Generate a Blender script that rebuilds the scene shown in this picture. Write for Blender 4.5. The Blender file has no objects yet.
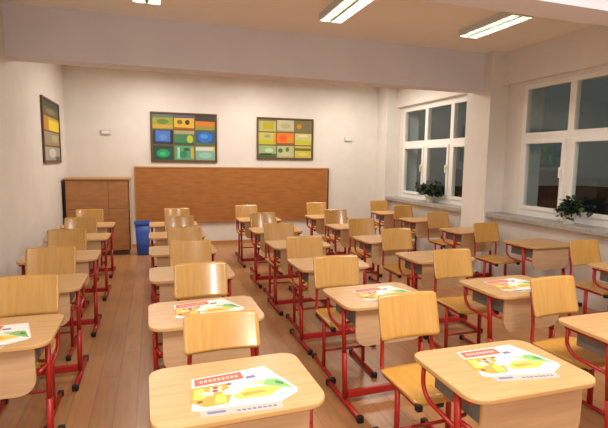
import bpy, bmesh, math, random
from mathutils import Vector, Matrix
random.seed(7)
scene = bpy.context.scene
COL = scene.collection

# ------------------------------------------------------------------ materials
def lin(c):
    f = lambda v: v / 12.92 if v <= .04045 else ((v + .055) / 1.055) ** 2.4
    return tuple(f(v / 255.) for v in c) + (1.,)

def mat(name, rgb, rough=.5, metal=0., spec=.5, coat=0., emit=None, estr=0.):
    m = bpy.data.materials.new(name); m.use_nodes = True
    b = m.node_tree.nodes['Principled BSDF']
    b.inputs['Base Color'].default_value = lin(rgb)
    b.inputs['Roughness'].default_value = rough
    b.inputs['Metallic'].default_value = metal
    b.inputs['Specular IOR Level'].default_value = spec
    b.inputs['Coat Weight'].default_value = coat
    b.inputs['Coat Roughness'].default_value = .12
    if emit:
        b.inputs['Emission Color'].default_value = lin(emit)
        b.inputs['Emission Strength'].default_value = estr
    return m

def noise_mat(name, c1, c2, scale=(1, 1, 1), nscale=8., rough=.5, coat=0., detail=4., bump=0., spec=.5, coords='Object', lo=.35, hi=.65):
    m = mat(name, c1, rough, 0, spec, coat)
    nt = m.node_tree; N = nt.nodes; L = nt.links; b = N['Principled BSDF']
    tc = N.new('ShaderNodeTexCoord'); mp = N.new('ShaderNodeMapping'); mp.inputs['Scale'].default_value = scale
    nz = N.new('ShaderNodeTexNoise'); nz.inputs['Scale'].default_value = nscale; nz.inputs['Detail'].default_value = detail
    cr = N.new('ShaderNodeValToRGB')
    cr.color_ramp.elements[0].color = lin(c1); cr.color_ramp.elements[1].color = lin(c2)
    cr.color_ramp.elements[0].position = lo; cr.color_ramp.elements[1].position = hi
    L.new(tc.outputs[coords], mp.inputs[0]); L.new(mp.outputs[0], nz.inputs['Vector'])
    L.new(nz.outputs['Fac'], cr.inputs[0]); L.new(cr.outputs[0], b.inputs['Base Color'])
    if bump:
        bp = N.new('ShaderNodeBump'); bp.inputs['Strength'].default_value = bump; bp.inputs['Distance'].default_value = .01
        L.new(nz.outputs['Fac'], bp.inputs['Height']); L.new(bp.outputs[0], b.inputs['Normal'])
    return m

def floor_mat():
    m = mat('floor_planks', (150, 95, 55), .32, 0, .5)
    nt = m.node_tree; N = nt.nodes; L = nt.links; b = N['Principled BSDF']
    tc = N.new('ShaderNodeTexCoord'); mp = N.new('ShaderNodeMapping')
    mp.inputs['Rotation'].default_value = (0, 0, math.radians(90))
    br = N.new('ShaderNodeTexBrick')
    br.inputs['Color1'].default_value = lin((182, 128, 76)); br.inputs['Color2'].default_value = lin((168, 116, 68))
    br.inputs['Mortar'].default_value = lin((150, 102, 60))
    br.inputs['Scale'].default_value = 1.; br.inputs['Mortar Size'].default_value = .004
    br.inputs['Brick Width'].default_value = 1.2; br.inputs['Row Height'].default_value = .14
    br.offset = .37
    L.new(tc.outputs['Object'], mp.inputs[0]); L.new(mp.outputs[0], br.inputs['Vector'])
    mp2 = N.new('ShaderNodeMapping'); mp2.inputs['Scale'].default_value = (14, 1.2, 1)
    nz = N.new('ShaderNodeTexNoise'); nz.inputs['Scale'].default_value = 3.; nz.inputs['Detail'].default_value = 5
    L.new(tc.outputs['Object'], mp2.inputs[0]); L.new(mp2.outputs[0], nz.inputs['Vector'])
    mx = N.new('ShaderNodeMixRGB'); mx.blend_type = 'OVERLAY'; mx.inputs[0].default_value = .35
    L.new(br.outputs['Color'], mx.inputs[1]); L.new(nz.outputs['Color'], mx.inputs[2])
    hs = N.new('ShaderNodeHueSaturation'); hs.inputs['Saturation'].default_value = .95
    L.new(mx.outputs[0], hs.inputs['Color']); L.new(hs.outputs[0], b.inputs['Base Color'])
    return m

def glass_mat():
    m = bpy.data.materials.new('window_glass'); m.use_nodes = True
    nt = m.node_tree; N = nt.nodes; L = nt.links; N.clear()
    out = N.new('ShaderNodeOutputMaterial'); mix = N.new('ShaderNodeMixShader')
    tr = N.new('ShaderNodeBsdfTransparent'); tr.inputs[0].default_value = (.95, .98, .98, 1)
    gl = N.new('ShaderNodeBsdfGlossy'); gl.inputs['Roughness'].default_value = .02
    lw = N.new('ShaderNodeLayerWeight'); pw = N.new('ShaderNodeMath'); pw.operation = 'POWER'; pw.inputs[1].default_value = 4.
    ad = N.new('ShaderNodeMath'); ad.operation = 'MULTIPLY_ADD'; ad.inputs[1].default_value = .6; ad.inputs[2].default_value = .03
    L.new(lw.outputs['Facing'], pw.inputs[0]); L.new(pw.outputs[0], ad.inputs[0])
    L.new(ad.outputs[0], mix.inputs[0]); L.new(tr.outputs[0], mix.inputs[1]); L.new(gl.outputs[0], mix.inputs[2])
    L.new(mix.outputs[0], out.inputs[0])
    return m

M = {}
M['wall'] = noise_mat('wall_paint', (224, 220, 214), (229, 225, 219), nscale=3, rough=.6, bump=.02)
M['ceiling'] = noise_mat('ceiling_paint', (247, 240, 230), (249, 243, 234), nscale=2, rough=.8)
M['beam'] = noise_mat('beam_paint', (222, 221, 231), (227, 226, 235), nscale=2, rough=.7)
M['floor'] = floor_mat()
M['frame_white'] = mat('white_window_plastic', (236, 236, 232), .35)
M['sill'] = noise_mat('sill_stone', (152, 148, 143), (172, 168, 163), nscale=25, rough=.4)
M['glass'] = glass_mat()
M['night'] = noise_mat('outer_reveal_render', (196, 210, 214), (206, 218, 220), nscale=6, rough=.8)
M['top'] = noise_mat('beech_laminate', (209, 167, 116), (198, 154, 102), scale=(1.5, 14, 6), nscale=3., rough=.36, spec=.45)
M['panel'] = noise_mat('beech_panel', (208, 172, 132), (198, 162, 122), scale=(1.5, 6, 14), nscale=3., rough=.42)
M['edge'] = mat('edge_band', (206, 164, 108), .45)
M['ply'] = noise_mat('varnished_plywood', (208, 160, 84), (198, 148, 72), scale=(14, 2, 1.5), nscale=2.6, rough=.25, coat=.6)
M['seatply'] = noise_mat('varnished_seat_plywood', (216, 162, 76), (206, 150, 64), scale=(12, 1.5, 2), nscale=2.6, rough=.3, coat=.25)
M['ply_edge'] = mat('plywood_edge', (196, 146, 80), .5)
M['red'] = mat('red_painted_steel', (168, 32, 24), .36, 0, .5)
M['black'] = mat('black_plastic_cap', (26, 20, 20), .5)
M['grey'] = mat('grey_steel_tray', (120, 118, 108), .45)
M['board'] = noise_mat('brown_board', (176, 116, 58), (160, 102, 48), scale=(2, 1, 10), nscale=2., rough=.45)
M['board_edge'] = mat('board_edging', (188, 136, 80), .45)
M['cab'] = noise_mat('cabinet_wood', (180, 128, 80), (166, 114, 68), scale=(2, 2, 10), nscale=2., rough=.45)
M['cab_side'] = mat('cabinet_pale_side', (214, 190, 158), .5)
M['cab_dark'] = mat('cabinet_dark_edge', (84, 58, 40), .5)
M['bin'] = mat('blue_plastic', (38, 76, 168), .35)
M['bin_rim'] = mat('blue_plastic_rim', (66, 106, 190), .35)
M['tube'] = mat('lit_tube', (255, 250, 240), .4, emit=(255, 244, 226), estr=30.)
M['lamp'] = mat('lamp_white_metal', (206, 210, 204), .4)
M['louvre'] = mat('lamp_bright_reflector', (120, 130, 122), .4, .0)
M['pot'] = mat('white_pot', (226, 228, 220), .35)
M['soil'] = mat('dark_soil', (50, 38, 28), .9)
M['leaf'] = noise_mat('dark_leaf', (18, 36, 20), (32, 56, 28), nscale=12, rough=.45)
M['leaf2'] = noise_mat('young_leaf', (48, 76, 34), (66, 92, 42), nscale=12, rough=.45)
M['fixture'] = mat('pale_grey_plastic', (204, 198, 192), .5)
M['pic_frame'] = mat('picture_frame_brown', (96, 70, 46), .5)
M['pic_back'] = mat('picture_backing', (120, 96, 60), .7)
M['night_ground'] = noise_mat('night_ground', (24, 24, 22), (34, 34, 30), nscale=3, rough=.9)

_cm = {}
def cmat(rgb, rough=.55):
    k = (rgb, rough)
    if k not in _cm: _cm[k] = mat('colour_%d_%d_%d' % rgb, rgb, rough)
    return _cm[k]

# ------------------------------------------------------------------ mesh builder
class MB:
    def __init__(s): s.bm = bmesh.new(); s.mats = []
    def mi(s, m):
        if m not in s.mats: s.mats.append(m)
        return s.mats.index(m)
    def box(s, x0, x1, y0, y1, z0, z1, m, bev=0.):
        i = s.mi(m)
        vs = [s.bm.verts.new((x, y, z)) for z in (z0, z1) for x, y in ((x0, y0), (x1, y0), (x1, y1), (x0, y1))]
        fs = [(3, 2, 1, 0), (4, 5, 6, 7), (0, 1, 5, 4), (1, 2, 6, 5), (2, 3, 7, 6), (3, 0, 4, 7)]
        F = [s.bm.faces.new([vs[j] for j in f]) for f in fs]
        for f in F: f.material_index = i
        if bev:
            es = list({e for f in F for e in f.edges})
            r = bmesh.ops.bevel(s.bm, geom=es, offset=bev, segments=2, profile=.5, affect='EDGES')
            for f in r['faces']: f.material_index = i
        return s
    def prism(s, pts, axis, a, b, m, medge=None, bev=0.):
        """extrude a closed 2-D outline along an axis ('z': pts are x,y; 'y': pts are x,z; 'x': pts are y,z)"""
        i = s.mi(m); ie = s.mi(medge or m)
        P = {'z': lambda p, t: (p[0], p[1], t), 'y': lambda p, t: (p[0], t, p[1]), 'x': lambda p, t: (t, p[0], p[1])}[axis]
        lo = [s.bm.verts.new(P(p, a)) for p in pts]; hi = [s.bm.verts.new(P(p, b)) for p in pts]
        n = len(pts); caps = [s.bm.faces.new(hi), s.bm.faces.new(lo[::-1])]; sides = []
        for k in range(n): sides.append(s.bm.faces.new((lo[k], lo[(k + 1) % n], hi[(k + 1) % n], hi[k])))
        for f in caps: f.material_index = i
        for f in sides: f.material_index = ie; f.smooth = True
        if bev:
            es = list({e for f in caps for e in f.edges})
            r = bmesh.ops.bevel(s.bm, geom=es, offset=bev, segments=2, profile=.5, affect='EDGES')
            for f in r['faces']: f.material_index = ie; f.smooth = True
        return s
    def tube(s, path, r, m, n=8, cap=True, squash=None):
        i = s.mi(m); P = [Vector(p) for p in path]; rings = []
        for k, p in enumerate(P):
            d = (P[min(k + 1, len(P) - 1)] - P[max(k - 1, 0)]).normalized()
            up = Vector((1, 0, 0)) if abs(d.x) < .9 else Vector((0, 0, 1))
            u = d.cross(up).normalized(); v = d.cross(u).normalized()
            a, b = squash or (1, 1)
            rr = r[k] if isinstance(r, (list, tuple)) else r
            rings.append([s.bm.verts.new(p + rr * (a * math.cos(t) * u + b * math.sin(t) * v)) for t in [2 * math.pi * j / n for j in range(n)]])
        for A, B in zip(rings, rings[1:]):
            for j in range(n):
                f = s.bm.faces.new((A[j], A[(j + 1) % n], B[(j + 1) % n], B[j])); f.material_index = i; f.smooth = True
        if cap:
            for R in (rings[0], rings[-1][::-1]):
                f = s.bm.faces.new(R); f.material_index = i
        return s
    def lathe(s, prof, m, n=20, c=(0, 0), sx=1., sy=1.):
        i = s.mi(m); rings = []
        for r, z in prof:
            rings.append([s.bm.verts.new((c[0] + sx * r * math.cos(2 * math.pi * j / n), c[1] + sy * r * math.sin(2 * math.pi * j / n), z)) for j in range(n)])
        for A, B in zip(rings, rings[1:]):
            for j in range(n):
                f = s.bm.faces.new((A[j], A[(j + 1) % n], B[(j + 1) % n], B[j])); f.material_index = i; f.smooth = True
        for R in (rings[0], rings[-1]):
            try:
                f = s.bm.faces.new(R); f.material_index = i
            except ValueError: pass
        return s
    def poly(s, pts, m, smooth=False):
        f = s.bm.faces.new([s.bm.verts.new(p) for p in pts]); f.material_index = s.mi(m); f.smooth = smooth
        return s
    def build(s, name, parent=None, loc=None):
        bmesh.ops.recalc_face_normals(s.bm, faces=s.bm.faces[:])
        me = bpy.data.meshes.new(name); s.bm.to_mesh(me); s.bm.free()
        for m in s.mats: me.materials.append(m)
        o = bpy.data.objects.new(name, me); COL.objects.link(o)
        if parent: o.parent = parent
        if loc: o.location = loc
        return o

def rrect(x0, x1, y0, y1, r, seg=6):
    """rounded rectangle, r = radii for (x0y0, x1y0, x1y1, x0y1)"""
    if not isinstance(r, (tuple, list)): r = (r,) * 4
    out = []
    for (cx, cy, a0), rr in zip(((x0 + r[0], y0 + r[0], 180), (x1 - r[1], y0 + r[1], 270), (x1 - r[2], y1 - r[2], 0), (x0 + r[3], y1 - r[3], 90)), r):
        if rr <= 0: out.append((cx, cy)); continue
        for k in range(seg + 1):
            a = math.radians(a0 + 90 * k / seg); out.append((cx + rr * math.cos(a), cy + rr * math.sin(a)))
    return out

def thing(name, label, cat, loc=(0, 0, 0), rz=0., group=None):
    o = bpy.data.objects.new(name, None); COL.objects.link(o); o.location = loc; o.rotation_euler = (0, 0, rz)
    o.empty_display_size = .1
    return tag(o, label, cat, group)
def tag(o, label, cat, group=None):
    o['label'] = label; o['category'] = cat
    if group: o['group'] = group
    return o
def struct(o): o['kind'] = 'structure'; return o
def copy_tree(o, parent=None):
    c = o.copy(); COL.objects.link(c)
    if parent: c.parent = parent
    for ch in list(o.children): copy_tree(ch, c)
    return c

# ------------------------------------------------------------------ room
XL, XP, XW, YB, YF, H = -1.445, 4.63, 4.95, 9.0, -1.2, 3.25
W = M['wall']
struct(MB().box(XL - .2, XW + .4, YF - .2, YB + .2, -.1, 0, M['floor']).build('floor'))
struct(MB().box(XL - .2, XW + .4, YF - .2, YB + .2, H, H + .15, M['ceiling']).build('ceiling'))
struct(MB().box(XL - .2, XL, YF - .2, YB + .2, 0, H, W).build('wall_left'))
struct(MB().box(XL, XW, YB, YB + .2, 0, H, W).build('wall_back'))
struct(MB().box(XL, XW, YF - .2, YF, 0, H, W).build('wall_front'))
WIN = [(6.02, 8.46), (2.80, 5.22), (-.9, 2.2)]
SZ, WB, WT = .94, .972, 2.74
w = MB()
w.box(XW, XW + .12, YF - .2, YB + .2, 0, SZ - .06, W)
w.box(XW, XW + .12, YF - .2, YB + .2, WT, H, W)
edges = sorted([YF - .2, YB + .2] + [v for a in WIN for v in a])
for a, b in zip(edges[::2], edges[1::2]): w.box(XW, XW + .12, a, b, SZ - .06, WT, W)
wr = struct(w.build('wall_right'))
# outer masonry: the pale reveal seen through the glass
w = MB()
w.box(XW + .12, XW + .36, YF - .2, YB + .2, -.1, SZ - .06, M['night'])
w.box(XW + .12, XW + .36, YF - .2, YB + .2, WT, H, M['night'])
for a, b in zip(edges[::2], edges[1::2]): w.box(XW + .12, XW + .36, a, b, SZ - .06, WT, M['night'])
struct(w.build('wall_outer'))
# parapet below the sills, beams, piers
n = 0
for i, (a, b) in enumerate(((6.05, 8.6), (2.72, 5.52), (-1.2, 2.3))):
    struct(MB().box(4.79, XW, a, b, 0, SZ - .06, W).build('trim_%d' % (1 + i)))
struct(MB().box(XL, XW, 5.67, 5.92, 2.71, H, M['beam']).build('trim_4'))
struct(MB().box(XL, XW, 2.46, 2.72, 2.71, H, M['beam']).build('trim_5'))
struct(MB().box(XP, XW, 5.52, 6.05, 0, H, W, .006).build('trim_6'))
struct(MB().box(XP, XW, 2.3, 2.72, 0, H, W, .006).build('trim_7'))
struct(MB().box(XP, XW, 8.6, YB, 0, H, W, .006).build('trim_8'))
for i, (a, b) in enumerate(((6.05, 8.6), (2.72, 5.52))):
    struct(MB().box(4.86, XW, a, b, 2.79, H, W).build('trim_%d' % (9 + i)))
struct(MB().box(XL, XP, YB - .015, YB, 0, .07, M['board_edge']).build('baseboard_back'))
struct(MB().box(XL, XL + .015, YF, YB - .015, 0, .07, M['board_edge']).build('baseboard_left'))
struct(MB().box(XW + .4, XW + 30, -20, 30, -.3, -.1, M['night_ground']).build('ground_outside'))

# windows
def window(idx, y0, y1, posts, sill_span):
    root = bpy.data.objects.new('window_%d' % idx, None); COL.objects.link(root); root.location = (XW, (y0 + y1) / 2, SZ)
    root['kind'] = 'structure'
    oy, oz = (y0 + y1) / 2, SZ
    def P(name, mb): o = mb.build(name, root); o.location = (-XW, -oy, -oz); return o
    fx0, fx1 = XW + .0, XW + .075
    FW = M['frame_white']; t = .06
    mb = MB()
    mb.box(fx0, fx1, y0, y1, SZ, WB + t, FW); mb.box(fx0, fx1, y0, y1, WT - t, WT, FW)
    mb.box(fx0, fx1, y0, y0 + t, WB + t, WT - t, FW); mb.box(fx0, fx1, y1 - t, y1, WB + t, WT - t, FW)
    zt = 2.035
    mb.box(fx0 + .002, fx1 - .002, y0 + t, y1 - t, zt - .05, zt + .05, FW)
    posts = sorted(posts); ps = [y0 + t] + posts + [y1 - t]
    for p in posts:
        mb.box(fx0 + .001, fx1 - .001, p - .045, p + .045, WB + t, zt - .05, FW)
        mb.box(fx0 + .001, fx1 - .001, p - .045, p + .045, zt + .05, WT - t, FW)
    P('window_frame', mb)
    g = []
    for k in range(len(ps) - 1):
        a = ps[k] + (.045 if k else 0); b = ps[k + 1] - (.045 if k < len(ps) - 2 else 0)
        # opening lower sash
        sx0, sx1, q = fx0 - .02, fx1 - .02, .05
        mb = MB()
        z0, z1 = WB + t, zt - .05
        mb.box(sx0, sx1, a, b, z0, z0 + q, FW, .004); mb.box(sx0, sx1, a, b, z1 - q, z1, FW, .004)
        mb.box(sx0, sx1, a, a + q, z0 + q, z1 - q, FW, .004); mb.box(sx0, sx1, b - q, b, z0 + q, z1 - q, FW, .004)
        so = P('sash', mb)
        gl = MB().box(sx0 + .03, sx0 + .036, a + q - .005, b - q + .005, z0 + q - .005, z1 - q + .005, M['glass']).build('pane', so)
        hz = (z0 + z1) / 2 + .1; hy = a + q / 2
        MB().box(sx0 - .012, sx0, hy - .014, hy + .014, hz - .035, hz + .035, FW, .003).box(sx0 - .035, sx0 - .012, hy - .009, hy + .009, hz - .01, hz + .01, FW).box(sx0 - .042, sx0 - .03, hy - .011, hy + .011, hz - .12, hz + .014, FW, .003).build('handle', so)
        P('pane', MB().box(fx0 + .03, fx0 + .036, a - .005, b + .005, zt + .045, WT - t + .005, M['glass']))
    P('window_sill', MB().box(4.66, XW + .0, sill_span[0], sill_span[1], SZ - .065, SZ, M['sill'], .008))
    return root
window(1, WIN[0][0], WIN[0][1], [7.62, 6.83], (6.055, 8.595))
window(2, WIN[1][0], WIN[1][1], [4.43, 3.62], (2.725, 5.515))
window(3, WIN[2][0], WIN[2][1], [.12, 1.16], (-1.19, 2.295))

# ------------------------------------------------------------------ desk
def make_desk():
    root = thing('school_desk', 'x', 'desk', group='single school desks standing in rows')
    w, d = .68, .50
    MB().prism(rrect(-w / 2, w / 2, 0, d, (.085, .085, .06, .06), 8), 'z', .688, .71, M['top'], M['edge'], .004).build('tabletop', root)
    # modesty panel with round lower corners
    MB().prism(rrect(-.265, .265, .425, .686, (.085, .085, .012, .012), 8), 'y', .042, .060, M['panel'], M['edge'], .002).build('front_panel', root)
    # book tray: floor, two sides, back lip
    t = MB(); g = M['grey']
    t.box(-.255, .255, .064, .40, .566, .570, g)
    t.box(-.255, -.251, .064, .40, .570, .686, g); t.box(.251, .255, .064, .40, .570, .686, g)
    t.box(-.251, .251, .064, .068, .570, .686, g)
    t.build('book_tray', root)
    R = M['red']
    for s in (-1, 1):
        x = s * .305
        lb = MB()
        # outer and inner column tubes
        lb.tube([(x, .105, .05), (x, .130, .36)], .021, R, 10, squash=(1.15, .85))
        lb.tube([(x, .130, .34), (x, .158, .672)], .0175, R, 10, squash=(1.15, .85))
        lb.tube([(x, .150, .60), (x, .30, .60), (x, .36, .602)], .001, R, 4)
        # rail under the top
        lb.box(x - .012, x + .012, .06, .44, .665, .687, R, .003)
        # curved brace from rear of top rail back down to the column
        br = []
        for k in range(9):
            a = math.radians(90 * k / 8)
            br.append((x, .325 + .10 * math.cos(a), .60 - .085 * math.sin(a)))
        lb.tube([(x, .425, .668)] + br + [(x, .15, .505)], .011, R, 8)
        # forward stay that carries the panel and tray
        lb.tube([(x, .145, .55), (x * .90, .058, .535)], .011, R, 8)
        lb.tube([(x, .15, .56), (x * .84, .16, .56)], .009, R, 6)
        leg = lb.build('leg', root)
        f = MB().tube([(x, -.115, .024), (x, .375, .024)], .0175, R, 8, squash=(1., 1.1))
        f.build('foot_bar', leg)
        for y0, y1 in ((-.145, -.11), (.37, .405)):
            MB().box(x - .021, x + .021, y0, y1, 0., .044, M['black'], .006).build('end_cap', leg)
    MB().box(-.29, .29, .088, .122, .045, .095, R, .006).build('crossbar', root)
    return root

# ------------------------------------------------------------------ chair
TILT = math.radians(14.5)
def make_chair():
    root = thing('school_chair', 'x', 'chair', group='plywood school chairs standing in rows')
    # backrest: concave sheet, tilted back. y=0 at its top edge
    w, h, t, Rr = .40, .262, .011, .80
    nx, nz = 20, 14
    mb = MB(); bm = mb.bm
    i = mb.mi(M['ply']); ie = mb.mi(M['ply_edge'])
    def outline(u, v):      # square (-1..1) -> rounded rectangle
        x, z = u * w / 2, v * h / 2; r = .022
        ax, az = abs(x) - (w / 2 - r), abs(z) - (h / 2 - r)
        if ax > 0 and az > 0:
            l = max(ax, az); k = math.hypot(ax, az)
            x = math.copysign(w / 2 - r + ax * l / k, x); z = math.copysign(h / 2 - r + az * l / k, z)
        return x, z
    def pt(x, z, off):
        a = x / Rr
        y = -(Rr - off) * math.cos(a) + Rr; xx = (Rr - off) * math.sin(a)
        y = Rr - (Rr - off) * math.cos(a)            # centre at 0, sides come forward (negative y)
        y = -y + 2 * off * 0
        zz = z; yv = y - .16 * (z * z)                # slight vertical bow
        c, s = math.cos(TILT), math.sin(TILT)
        return Vector((xx, yv * c + zz * s - .5 * h * s, (.875 - h / 2 * c) + zz * c - yv * s * .0))
    us = [-1 + 2 * k / nx for k in range(nx + 1)]; vs = [-1 + 2 * k / nz for k in range(nz + 1)]
    G = {}
    for side, off in ((0, 0.), (1, t)):
        for a, u in enumerate(us):
            for b, v in enumerate(vs):
                x, z = outline(u, v); p = pt(x, z, 0); p.y += off
                G[side, a, b] = bm.verts.new(p)
    for a in range(nx):
        for b in range(nz):
            for side in (0, 1):
                q = [G[side, a, b], G[side, a + 1, b], G[side, a + 1, b + 1], G[side, a, b + 1]]
                f = bm.faces.new(q if side == 0 else q[::-1]); f.material_index = i; f.smooth = True
    ring = [(a, 0) for a in range(nx)] + [(nx, b) for b in range(nz)] + [(a, nz) for a in range(nx, 0, -1)] + [(0, b) for b in range(nz, 0, -1)]
    for k in range(len(ring)):
        p, q = ring[k], ring[(k + 1) % len(ring)]
        f = bm.faces.new((G[0, p[0], p[1]], G[0, q[0], q[1]], G[1, q[0], q[1]], G[1, p[0], p[1]])); f.material_index = ie
    mb.build('backrest', root)
    # seat: shallow dished sheet with rounded-over front
    mb = MB(); bm = mb.bm; i = mb.mi(M['seatply']); ie = mb.mi(M['ply_edge'])
    sw, sd, st = .385, .40, .012; nx, ny = 14, 14; G = {}
    def so(u, v):
        x, y = u * sw / 2, v * sd / 2; r = .05
        ax, ay = abs(x) - (sw / 2 - r), abs(y) - (sd / 2 - r)
        if ax > 0 and ay > 0:
            l = max(ax, ay); k = math.hypot(ax, ay)
            x = math.copysign(sw / 2 - r + ax * l / k, x); y = math.copysign(sd / 2 - r + ay * l / k, y)
        return x, y
    for side in (0, 1):
        for a in range(nx + 1):
            for b in range(ny + 1):
                x, y = so(-1 + 2 * a / nx, -1 + 2 * b / ny)
                z = .443 - .010 * (1 - (2 * x / sw) ** 2) * (1 - (2 * y / sd) ** 2)
                fr = max(0, -y / (sd / 2) - .65) / .35
                z -= .020 * fr * fr
                G[side, a, b] = bm.verts.new((x, y - .245, z - side * st))
    for a in range(nx):
        for b in range(ny):
            for side in (0, 1):
                q = [G[side, a, b], G[side, a + 1, b], G[side, a + 1, b + 1], G[side, a, b + 1]]
                f = bm.faces.new(q if side == 0 else q[::-1]); f.material_index = i; f.smooth = True
    ring = [(a, 0) for a in range(nx)] + [(nx, b) for b in range(ny)] + [(a, ny) for a in range(nx, 0, -1)] + [(0, b) for b in range(ny, 0, -1)]
    for k in range(len(ring)):
        p, q = ring[k], ring[(k + 1) % len(ring)]
        f = bm.faces.new((G[0, p[0], p[1]], G[0, q[0], q[1]], G[1, q[0], q[1]], G[1, p[0], p[1]])); f.material_index = ie
    mb.build('seat', root)
    R = M['red']
    for s in (-1, 1):
        x = s * .17
        # seat rail runs under the seat edge, bends up into the back upright
        path = [(x, -.44, .408), (x, -.30, .412), (x, -.10, .416)]
        for k in range(1, 7):
            a = math.radians(80 * k / 6)
            path.append((x, -.10 + .055 * math.sin(a), .416 + .055 * (1 - math.cos(a))))
        path += [(x * 1.0, -.047, .56), (x * .97, -.030, .66), (x * .95, -.004, .78)]
        up = MB().tube(path, .0115, R, 8).build('back_upright', root)
        MB().box(x - .016, x + .016, -.463, -.43, .391, .425, M['black'], .004).build('end_cap', up)
        leg = MB().tube([(x, -.245, .04), (x, -.235, .41)], .0165, R, 10, squash=(1.2, .85)).build('leg', root)
        MB().tube([(x, -.455, .022), (x, -.015, .022)], .015, R, 8).build('foot_bar', leg)
        for y0, y1 in ((-.48, -.445), (-.025, .01)):
            MB().box(x - .019, x + .019, y0, y1, 0, .04, M['black'], .005).build('end_cap', leg)
    MB().tube([(-.17, -.235, .16), (.17, -.235, .16)], .010, R, 8).build('crossbar', root)
    return root

# ------------------------------------------------------------------ leaflet
def make_leaflet():
    mb = MB()
    white, red, org, yel, grn, lav, blu, pink = (cmat((244, 240, 234)), cmat((228, 104, 88)), cmat((236, 160, 72)), cmat((246, 208, 96)),
        cmat((136, 190, 108)), cmat((196, 178, 164)), cmat((120, 120, 160)), cmat((244, 196, 178)))
    T = .0008
    # folded irregular sheet: main page + grey printed foot strip
    mb.prism([(-.195, -.125), (-.185, -.08), (-.165, .125), (.03, .14), (.165, .155), (.245, -.085), (.235, -.115), (.15, -.165), (.145, -.215), (-.165, -.185), (-.165, -.14)], 'z', 0, T, white)
    z = T + .0003
    def pg(pts, m, dz=0.): mb.poly([(x, y, z + dz) for x, y in pts], m)
    pg([(-.16, .055), (-.155, .118), (.05, .132), (.052, .066)], red)                       # heading band
    for k in range(9):                                                                     # heading letters, unreadable in the picture
        x = -.135 + k * .019
        pg([(x, .078 + .001 * k), (x, .098 + .001 * k), (x + .012, .099 + .001 * k), (x + .012, .079 + .001 * k)], pink, .0002)
    pg([(-.175, .045), (-.19, -.07), (-.14, -.12), (-.05, -.115), (-.02, -.04), (-.03, .045)], org)
    pg([(-.165, .03), (-.178, -.05), (-.13, -.055), (-.125, .03)], yel, .0002)
    pg([(-.09, -.045), (-.10, -.105), (-.055, -.105), (-.045, -.03)], yel, .0002)
    pg([(-.10, .03), (-.11, -.01), (-.06, -.02), (-.05, .03)], pink, .0002)
    for cx, cy in ((-.155, -.075), (-.085, -.005), (-.02, .035), (-.08, .02)):
        pg([(cx + .013 * math.cos(a), cy + .011 * math.sin(a)) for a in [math.radians(60 * j) for j in range(6)]], cmat((130, 92, 70)), .0004)
    pg([(-.01, -.10), (-.03, -.05), (.0, -.02), (.13, -.03), (.19, -.06), (.12, -.11)], yel)
    pg([(.02, -.085), (.01, -.055), (.10, -.055), (.125, -.075)], org, .0003)
    pg([(.10, -.005), (.15, .03), (.19, .02), (.235, -.085), (.19, -.06), (.13, -.025)], grn)
    pg([(-.06, -.02), (-.02, .0), (.03, -.03), (.0, -.06), (-.05, -.05)], white, .0006)
    pg([(-.145, -.01), (-.13, .0), (-.09, -.015), (-.10, -.04), (-.14, -.035)], cmat((244, 226, 190)), .0006)
    pg([(.07, .005), (.10, .03), (.13, .02), (.12, -.01)], cmat((190, 214, 150)), .0003)
    pg([(.06, .055), (.06, .08), (.10, .085), (.105, .06)], blu)
    pg([(.17, -.02), (.175, .005), (.205, -.02), (.20, -.04)], cmat((70, 140, 90)), .0003)
    pg([(-.165, -.185), (-.165, -.141), (-.10, -.139), (.15, -.166), (.145, -.215)], lav)                       # foot strip
    for k in range(8):
        x = -.03 + k * .02
        pg([(x, -.185 - .0015 * k), (x, -.172 - .0015 * k), (x + .014, -.174 - .0015 * k), (x + .014, -.187 - .0015 * k)], blu, .0003)
    pg([(-.14, -.172), (-.14, -.155), (-.07, -.16), (-.07, -.176)], blu, .0003)
    o = mb.build('leaflet')
    return tag(o, 'x', 'leaflet', 'colourful leaflets lying on the desks')

# ------------------------------------------------------------------ layout
COLS = [
 ('column along the left wall',
  [(-.87, 2.53), (-.87, 3.58), (-.87, 4.63), (-.88, 5.80), (-.90, 6.88)],
  [(-.82, 3.40), (-.87, 4.47), (-.92, 5.58), (-.93, 6.66), (-.95, 7.72)]),
 ('second column from the left wall',
  [(.31, 1.58), (.295, 2.59), (.29, 3.64), (.28, 4.68), (.27, 5.70), (.27, 6.74)],
  [(.325, 2.38), (.325, 3.50), (.33, 4.53), (.335, 5.48), (.33, 6.55), (.35, 7.62)]),
 ('middle column',
  [(1.53, 1.40), (1.52, 2.62), (1.55, 3.68), (1.58, 4.72), (1.60, 5.82), (1.62, 7.00)],
  [(1.43, 2.35), (1.43, 3.48), (1.49, 4.50), (1.49, 5.54), (1.56, 6.72), (1.54, 7.92)]),
 ('second column from the windows',
  [(2.67, 1.60), (2.67, 2.55), (2.72, 3.69), (2.73, 4.80), (2.80, 5.92), (2.86, 7.12)],
  [(2.62, 2.42), (2.57, 3.48), (2.73, 4.77), (2.73, 5.73), (2.82, 6.92), (2.95, 8.20)]),
 ('column beside the windows',
  [(4.27, 2.74), (4.43, 4.05), (4.28, 5.15), (4.32, 6.38), (4.32, 7.45)],
  [(4.25, 3.56), (4.18, 4.96), (4.30, 6.22), (4.33, 7.36), (4.38, 8.38)]),
]
ORD = ['first', 'second', 'third', 'fourth', 'fifth', 'sixth']
ROT = {(1, 0): 1.2, (2, 0): -1.0, (2, 1): 1.5, (3, 1): 1.5, (0, 0): 0}
LEAF = {(1, 0): (-.005, .225, 2), (1, 1): (-.01, .30, 6), (2, 0): (.05, .30, -4), (2, 1): (.03, .27, 3), (3, 1): (-.0, .27, 2), (0, 0): (-.005, .22, -3)}
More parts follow.
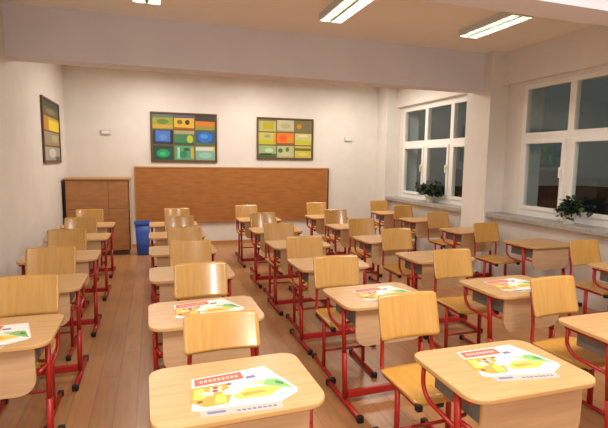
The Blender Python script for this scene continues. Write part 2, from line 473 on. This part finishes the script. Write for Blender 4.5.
desk0 = make_desk(); chair0 = make_chair(); leaf0 = make_leaflet(); used = [0, 0, 0]
rnd = random.Random(3)
for c, (cname, desks, chairs) in enumerate(COLS):
    for r, ((dx, dy), (kx, ky)) in enumerate(zip(desks, chairs)):
        where = '%s from the front in the %s' % (ORD[r], cname)
        d = desk0 if not used[0] else copy_tree(desk0); used[0] = 1
        d.location = (dx, dy, 0); d.rotation_euler = (0, 0, math.radians(ROT.get((c, r), rnd.uniform(-1.2, 1.2))))
        d['label'] = ('wooden desk with leaflet, ' if (c, r) in LEAF else 'bare wooden desk, ') + where
        k = chair0 if not used[1] else copy_tree(chair0); used[1] = 1
        k.location = (kx, ky, 0); k.rotation_euler = (0, 0, math.radians(rnd.uniform(-1.5, 1.5)))
        k['label'] = 'plywood chair, ' + where
        if (c, r) == (1, 0):                       # this one has a lower backrest
            for ch in k.children:
                if ch.name.startswith('backrest'): ch.scale = (1, 1, .72); ch.location.z = .215
        if (c, r) in LEAF:
            lx, ly, lr = LEAF[c, r]
            l = leaf0 if not used[2] else copy_tree(leaf0); used[2] = 1
            l.location = (dx + lx, dy + ly, .7105); l.rotation_euler = (0, 0, math.radians(lr))
            l['label'] = 'leaflet on the desk %s' % where

# ------------------------------------------------------------------ back wall things
nb = thing('wall_board', 'long plain brown wooden board mounted low along the back wall', 'board', (1.585, YB, .40))
def brd(name, mb, parent=nb): o = mb.build(name, parent); o.location = (-1.585, -YB, -.40); return o
brd('board_panel', MB().box(-.315, 3.485, YB - .032, YB - .002, .475, 1.495, M['board']))
f = MB(); e = M['board_edge']
f.box(-.335, 3.505, YB - .042, YB - .002, 1.495, 1.525, e, .003); f.box(-.335, 3.505, YB - .042, YB - .002, .445, .475, M['board'], .003)
f.box(-.335, -.315, YB - .042, YB - .002, .475, 1.495, e); f.box(3.485, 3.505, YB - .042, YB - .002, .475, 1.495, M['cab_dark'])
brd('board_frame', f)

cb = thing('low_cabinet', 'low brown wooden cabinet in the back corner by the left wall', 'cabinet', (-.91, 8.60, 0))
def cab(name, mb, parent=cb): o = mb.build(name, parent); o.location = (.91, -8.60, 0) if parent is cb else (0, 0, 0); return o
x0, x1, y0, y1, ht = -1.405, -.395, 8.36, 8.97, 1.325
k = MB(); m = M['cab']
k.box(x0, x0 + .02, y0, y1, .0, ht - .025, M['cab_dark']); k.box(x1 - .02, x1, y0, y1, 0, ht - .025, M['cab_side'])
k.box(x0 + .02, x1 - .02, y1 - .01, y1, .02, ht - .025, m); k.box(x0 + .02, x1 - .02, y0 + .03, y1 - .01, .08, .1, m)
k.box(x0 + .02, x1 - .02, y0 + .02, y0 + .04, 0, .08, M['cab_dark'])
k.box(x0 + .02, x1 - .02, y0 + .02, y1 - .01, .80, .82, m)
cab('carcass', k)
cab('worktop', MB().box(x0 - .01, x1 + .01, y0 - .015, y1 + .01, ht - .025, ht, M['board_edge'], .003))
for a, b in ((x0 + .003, -.735), (-.73, x1 - .003)):
    cab('door', MB().box(a, b, y0, y0 + .018, .09, .805, m, .002))
    cab('upper_panel', MB().box(a, b, y0, y0 + .018, .812, ht - .03, m, .002))

bn = thing('waste_bin', 'blue plastic waste bin standing by the brown cabinet at the back', 'bin', (-.195, 8.32, 0))
def bin_ring(z, a, b): return rrect(-a, a, -b, b, .03, 4)
mb = MB(); bmm = mb.bm; i = mb.mi(M['bin'])
prev = None
for z, a, b in ((0, .095, .085), (.02, .10, .09), (.56, .125, .11), (.56, .117, .102), (.03, .09, .08)):
    ring = [bmm.verts.new((x, y, z)) for x, y in bin_ring(z, a, b)]
    if prev:
        for j in range(len(ring)):
            f = bmm.faces.new((prev[j], prev[(j + 1) % len(ring)], ring[(j + 1) % len(ring)], ring[j])); f.material_index = i; f.smooth = True
    else: bmm.faces.new(ring[::-1]).material_index = i
    prev = ring
bmm.faces.new(prev).material_index = i
mb.build('bin_body', bn)
mb = MB(); bmm = mb.bm; i = mb.mi(M['bin_rim']); prev = None; first = None
for z, a, b in ((.545, .126, .111), (.545, .138, .123), (.585, .138, .123), (.585, .118, .103), (.555, .1165, .1015)):
    ring = [bmm.verts.new((x, y, z)) for x, y in bin_ring(z, a, b)]
    if prev:
        for j in range(len(ring)):
            f = bmm.faces.new((prev[j], prev[(j + 1) % len(ring)], ring[(j + 1) % len(ring)], ring[j])); f.material_index = i
    prev = ring
mb.build('rim', bn)

# picture boards: each picture = background + a few painted patches, given in 0..1 of its cell
def patch(kind, c):
    if kind == 'band': return [(0, c[0]), (1, c[1]), (1, c[3]), (0, c[2])]
    if kind == 'quad': return [(c[0], c[1]), (c[2], c[1]), (c[2], c[3]), (c[0], c[3])]
    if kind == 'blob': return [(c[0] + c[2] * math.cos(t), c[1] + c[3] * math.sin(t)) for t in [2 * math.pi * j / 12 for j in range(12)]]
    return c
G1 = [
 [((150, 160, 60), [('band', (.75, .8, 1, 1), (96, 116, 110)), ('band', (.0, .05, .3, .25), (196, 160, 60)), ('blob', (.5, .5, .3, .18), (100, 130, 40))]),
  ((222, 178, 60), [('band', (.78, .8, 1, 1), (90, 92, 120)), ('blob', (.28, .5, .14, .16), (110, 110, 40)), ('blob', (.66, .5, .12, .18), (60, 60, 40)), ('band', (0, 0, .14, .1), (170, 90, 40))]),
  ((198, 130, 50), [('band', (.62, .6, 1, 1), (58, 66, 58)), ('band', (.35, .4, .58, .5), (226, 120, 40)), ('band', (0, 0, .2, .25), (140, 150, 60))])],
 [((40, 60, 80), [('quad', (.14, .2, .86, .95), (72, 120, 206)), ('blob', (.5, .5, .2, .2), (96, 140, 214)), ('quad', (.86, 0, 1, 1), (30, 48, 40))]),
  ((70, 128, 92), [('band', (.75, .75, 1, 1), (170, 160, 120)), ('blob', (.78, .4, .16, .28), (180, 196, 50)), ('band', (0, 0, .15, .12), (44, 96, 70))]),
  ((50, 92, 130), [('blob', (.5, .55, .38, .38), (46, 116, 206)), ('blob', (.45, .62, .2, .15), (80, 150, 220)), ('band', (0, 0, .16, .12), (90, 110, 80))])],
 [((36, 84, 66), [('blob', (.5, .45, .34, .3), (40, 156, 100)), ('blob', (.48, .42, .16, .14), (50, 200, 120)), ('band', (.82, .8, 1, 1), (50, 70, 60))]),
  ((90, 160, 120), [('blob', (.45, .4, .2, .25), (40, 140, 100)), ('quad', (.14, .1, .26, .9), (170, 210, 190)), ('quad', (.82, .1, .95, .9), (216, 170, 60)), ('blob', (.6, .75, .16, .12), (60, 90, 70))]),
  ((128, 176, 160), [('band', (.68, .7, .92, .95), (214, 214, 196)), ('blob', (.5, .35, .35, .22), (150, 200, 180)), ('quad', (.92, .6, 1, 1), (210, 190, 60))])]]
G2 = [
 [((176, 176, 100), [('quad', (.25, .2, .85, .75), (176, 164, 20)), ('band', (.86, .86, 1, 1), (120, 120, 80))]),
  ((190, 186, 150), [('blob', (.5, .5, .3, .25), (176, 170, 130)), ('band', (0, 0, .12, .1), (150, 150, 110))]),
  ((120, 112, 60), [('blob', (.25, .5, .16, .2), (190, 140, 20)), ('quad', (.5, .1, .9, .9), (112, 104, 70))])],
 [((190, 186, 90), [('band', (0, 0, .4, .3), (180, 186, 50)), ('blob', (.5, .7, .2, .14), (150, 150, 130)), ('quad', (.86, .1, 1, .9), (220, 140, 40))]),
  ((230, 120, 36), [('blob', (.35, .55, .25, .28), (236, 92, 24)), ('blob', (.75, .4, .2, .25), (200, 150, 40)), ('band', (0, 0, .12, .15), (150, 90, 40))]),
  ((196, 190, 120), [('band', (.05, .05, .45, .35), (190, 190, 40)), ('blob', (.5, .8, .3, .12), (214, 206, 160))])],
 [((150, 176, 130), [('band', (0, 0, .3, .3), (80, 100, 60)), ('blob', (.6, .6, .25, .2), (190, 210, 160)), ('quad', (.1, .2, .75, .34), (40, 60, 40))]),
  ((180, 186, 130), [('blob', (.2, .6, .14, .2), (70, 120, 70)), ('blob', (.62, .7, .1, .2), (90, 110, 60)), ('blob', (.5, .3, .3, .15), (200, 196, 150))]),
  ((196, 186, 80), [('band', (.6, .6, .85, .82), (110, 104, 30)), ('blob', (.5, .3, .3, .15), (210, 200, 110))])]]
G3 = [
 [((92, 92, 66), [('band', (.6, .55, 1, 1), (60, 64, 44)), ('blob', (.5, .3, .3, .2), (130, 120, 80))])],
 [((196, 166, 20), [('quad', (.35, .0, 1, .8), (232, 206, 30)), ('quad', (0, 0, .3, 1), (190, 130, 30))])],
 [((150, 140, 116), [('quad', (.5, .3, .9, .8), (176, 170, 130)), ('band', (0, 0, .2, .2), (160, 130, 80))])],
 [((160, 156, 146), [('blob', (.5, .55, .22, .36), (206, 204, 196)), ('quad', (.7, .0, .95, .3), (90, 84, 76))])]]

def picture_board(label, grid, w, h, loc, rz, tilt=0.):
    root = thing('picture_board', label, 'picture board', loc, rz)
    MB().box(-w / 2 + .01, w / 2 - .01, -.012, -.001, -h / 2 + .01, h / 2 - .01, M['pic_back']).build('backing', root)
    f = MB(); m = M['pic_frame']; t = .03
    f.box(-w / 2, w / 2, -.03, 0, h / 2 - t, h / 2, m, .003); f.box(-w / 2, w / 2, -.03, 0, -h / 2, -h / 2 + t, m, .003)
    f.box(-w / 2, -w / 2 + t, -.03, 0, -h / 2 + t, h / 2 - t, m, .003); f.box(w / 2 - t, w / 2, -.03, 0, -h / 2 + t, h / 2 - t, m, .003)
    f.build('frame', root)
    nr, nc = len(grid), len(grid[0])
    cw, chh = (w - 2 * t) / nc, (h - 2 * t) / nr
    for r in range(nr):
        for c in range(nc):
            bg, pts = grid[r][c]; g = .012
            X0 = -w / 2 + t + c * cw + g; Z1 = h / 2 - t - r * chh - g; ww, hh = cw - 2 * g, chh - 2 * g
            mb = MB().box(X0, X0 + ww, -.016, -.012, Z1 - hh, Z1, cmat(bg))
            for q, (kd, a, colr) in enumerate(pts):
                P = patch(kd, a)
                mb.poly([(X0 + ww * min(max(px, 0), 1), -.0163 - .0003 * q, Z1 - hh + hh * min(max(pz, 0), 1)) for px, pz in P], cmat(colr))
            mb.build('picture', root)
    return root
picture_board('wide framed board of nine pictures with blue and green ones, above the brown board', G1, 1.22, .92, (.575, YB - .001, 2.07), 0)
picture_board('framed board of nine mostly yellow pictures around an orange one on the back wall', G2, 1.19, .83, (2.56, YB - .001, 2.10), 0)
picture_board('framed board with a bright yellow picture hanging on the left wall', G3, 1.20, .93, (XL + .001, 7.75, 2.045), math.radians(90))

# small wall boxes
for x, lab in ((-.79, 'small pale grey wall box high on the back wall near the left wall'), (3.94, 'small pale grey wall box high on the back wall near the windows')):
    t = thing('wall_box', lab, 'wall box', (x, YB, 2.13))
    MB().box(-.085, .085, -.03, -.001, -.045, .045, M['fixture'], .008).build('housing', t)
    MB().box(-.06, .06, -.034, -.0295, -.022, .022, M['frame_white'], .002).build('cover', t)

# ------------------------------------------------------------------ plants
def plant(label, x, y, n, spread, hgt, seed, droop, pot_r=.075, pot_h=.13, lean=(0, 0)):
    rr = random.Random(seed)
    t = thing('potted_plant', label, 'plant', (x, y, SZ))
    MB().lathe([(pot_r * .72, 0), (pot_r * .74, .004), (pot_r * .98, pot_h * .9), (pot_r * 1.06, pot_h * .9), (pot_r * 1.06, pot_h), (pot_r * .92, pot_h), (pot_r * .9, pot_h * .86)], M['pot'], 20).build('pot', t)
    MB().lathe([(pot_r * .9, pot_h * .84), (.01, pot_h * .88)], M['soil'], 16).build('soil', t)
    mb = MB(); st = MB()
    for k in range(n):
        a = rr.uniform(0, 2 * math.pi); L = spread * rr.uniform(.35, 1.); zt = pot_h + hgt * rr.uniform(.15, 1.) - droop * (L / spread) ** 2
        base = Vector((rr.uniform(-.03, .03), rr.uniform(-.03, .03), pot_h * .86))
        tip = Vector((math.cos(a) * L * .6 + lean[0] * L, math.sin(a) * L * 1.1 + lean[1] * L, zt))
        if tip.x > .085: tip.x = .085
        tip.z = max(tip.z, .03)
        mid = (base + tip) / 2 + Vector((0, 0, .05))
        pts = [base * (1 - u) ** 2 + mid * 2 * u * (1 - u) + tip * u * u for u in (0, .25, .5, .75, 1)]
        st.tube(pts, .0022, M['leaf'], 5, cap=False)
        for q in range(4):
            u = rr.uniform(.45, 1.); c = base * (1 - u) ** 2 + mid * 2 * u * (1 - u) + tip * u * u
            d = Vector((rr.uniform(-1, .7), rr.uniform(-1, 1), rr.uniform(-.7, .7))).normalized(); s = Vector((rr.uniform(-1, 1), rr.uniform(-1, 1), rr.uniform(-1, 1)))
            s = d.cross(s).normalized(); nrm = d.cross(s); ln = rr.uniform(.045, .085); wd = ln * .33
            m = M['leaf2'] if rr.random() < .16 else M['leaf']
            def cl(v): v.x = min(v.x, .10); v.z = max(v.z, .012); return v
            P = [cl(c + d * ln * tt + s * wd * ww + nrm * .012 * math.sin(tt * 3)) for tt, ww in ((0, 0), (.3, .9), (.65, .8), (1, 0), (.65, -.8), (.3, -.9))]
            mb.poly([tuple(p) for p in P], m, True)
    st.build('stems', t); mb.build('foliage', t)
plant('bushy dark green potted plant on the sill of the window nearest the back wall', 4.82, 7.20, 90, .38, .26, 4, .05)
plant('trailing dark green plant in a white pot on the sill of the nearer window', 4.80, 4.22, 60, .24, .20, 9, .14, .08, .15, lean=(0, -.45))

# ------------------------------------------------------------------ ceiling lamps
def make_lamp():
    root = thing('ceiling_lamp', 'x', 'ceiling lamp', group='fluorescent ceiling lamps')
    m = M['lamp']; L = .88; w = .27
    b = MB()
    b.box(-w / 2, w / 2, 0, L, -.012, -.0, m); b.box(-w / 2, -w / 2 + .008, 0, L, -.075, -.012, m); b.box(w / 2 - .008, w / 2, 0, L, -.075, -.012, m)
    b.box(-w / 2 + .008, w / 2 - .008, 0, .008, -.075, -.012, m); b.box(-w / 2 + .008, w / 2 - .008, L - .008, L, -.075, -.012, m)
    b.build('housing', root)
    r = MB()
    r.box(-.012, .012, .01, L - .01, -.07, -.013, M['louvre'])
    for k in range(1, 16):
        y = L * k / 16
        r.box(-w / 2 + .009, -.0125, y - .0015, y + .0015, -.074, -.05, M['louvre']); r.box(.0125, w / 2 - .009, y - .0015, y + .0015, -.074, -.05, M['louvre'])
    r.build('louvre', root)
    for s in (-1, 1):
        MB().tube([(s * .068, .02, -.036), (s * .068, L - .02, -.036)], .013, M['tube'], 10).build('lamp_tube', root)
    return root
lamp0 = make_lamp(); first = True
NM = {-.02: 'nearest the left wall', 1.885: 'in the middle', 3.67: 'nearest the windows'}
LY = {-.02: 4.06, 1.885: 3.98, 3.67: 3.96}
for x in NM:
    l = lamp0 if first else copy_tree(lamp0); first = False
    l.location = (x, LY[x], H - .001); l['label'] = 'lit twin-tube ceiling lamp, the one ' + NM[x]

def area(name, loc, sx, sy, power, color):
    d = bpy.data.lights.new(name, 'AREA'); d.shape = 'RECTANGLE'; d.size = sx; d.size_y = sy; d.energy = power; d.color = color
    o = bpy.data.objects.new(name, d); o.location = loc; COL.objects.link(o); return o
for x in (0., 1.9, 3.8):
    area('front_bay_lamp', (x, .9, H - .09), .27, 1.2, 46, (1., .96, .92))
    area('back_bay_lamp', (x, 7.55, H - .09), .27, 1.2, 33, (1., .91, .80))
fl = bpy.data.lights.new('camera_flash', 'AREA'); fl.shape = 'DISK'; fl.size = .07; fl.energy = 12; fl.color = (1, .95, .88)
flo = bpy.data.objects.new('camera_flash', fl); COL.objects.link(flo)

# ------------------------------------------------------------------ world, camera
wd = bpy.data.worlds.new('night'); scene.world = wd; wd.use_nodes = True
bg = wd.node_tree.nodes['Background']; bg.inputs[0].default_value = lin((58, 62, 58)); bg.inputs[1].default_value = 1.

f_px, yaw, pitch, roll, ch = 455.4, .3198, .1149, .0131, 1.6535
cr, sr, cp, sp, c, s = math.cos(roll), math.sin(roll), math.cos(pitch), math.sin(pitch), math.cos(yaw), math.sin(yaw)
A = Matrix(((cr, -sr, 0), (sr, cr, 0), (0, 0, 1))); B = Matrix(((1, 0, 0), (0, sp, cp), (0, cp, -sp))); C = Matrix(((c, s, 0), (-s, c, 0), (0, 0, 1)))
R = C @ B @ A
cam = bpy.data.cameras.new('camera'); cam.sensor_width = 36; cam.lens = f_px / 608 * 36; cam.clip_start = .02
co = bpy.data.objects.new('camera', cam); COL.objects.link(co)
right, up, fwd = R.col[0], R.col[1], R.col[2]
mw = Matrix((right, up, -fwd)).transposed().to_4x4(); mw.translation = (0, 0, ch)
co.matrix_world = mw
scene.camera = co
fm = mw.copy(); fm.translation = Vector((0, 0, ch)) + up * .06 - fwd * .03 + right * .02
flo.matrix_world = fm
scene.view_settings.view_transform = 'Standard'
scene.view_settings.exposure = .30
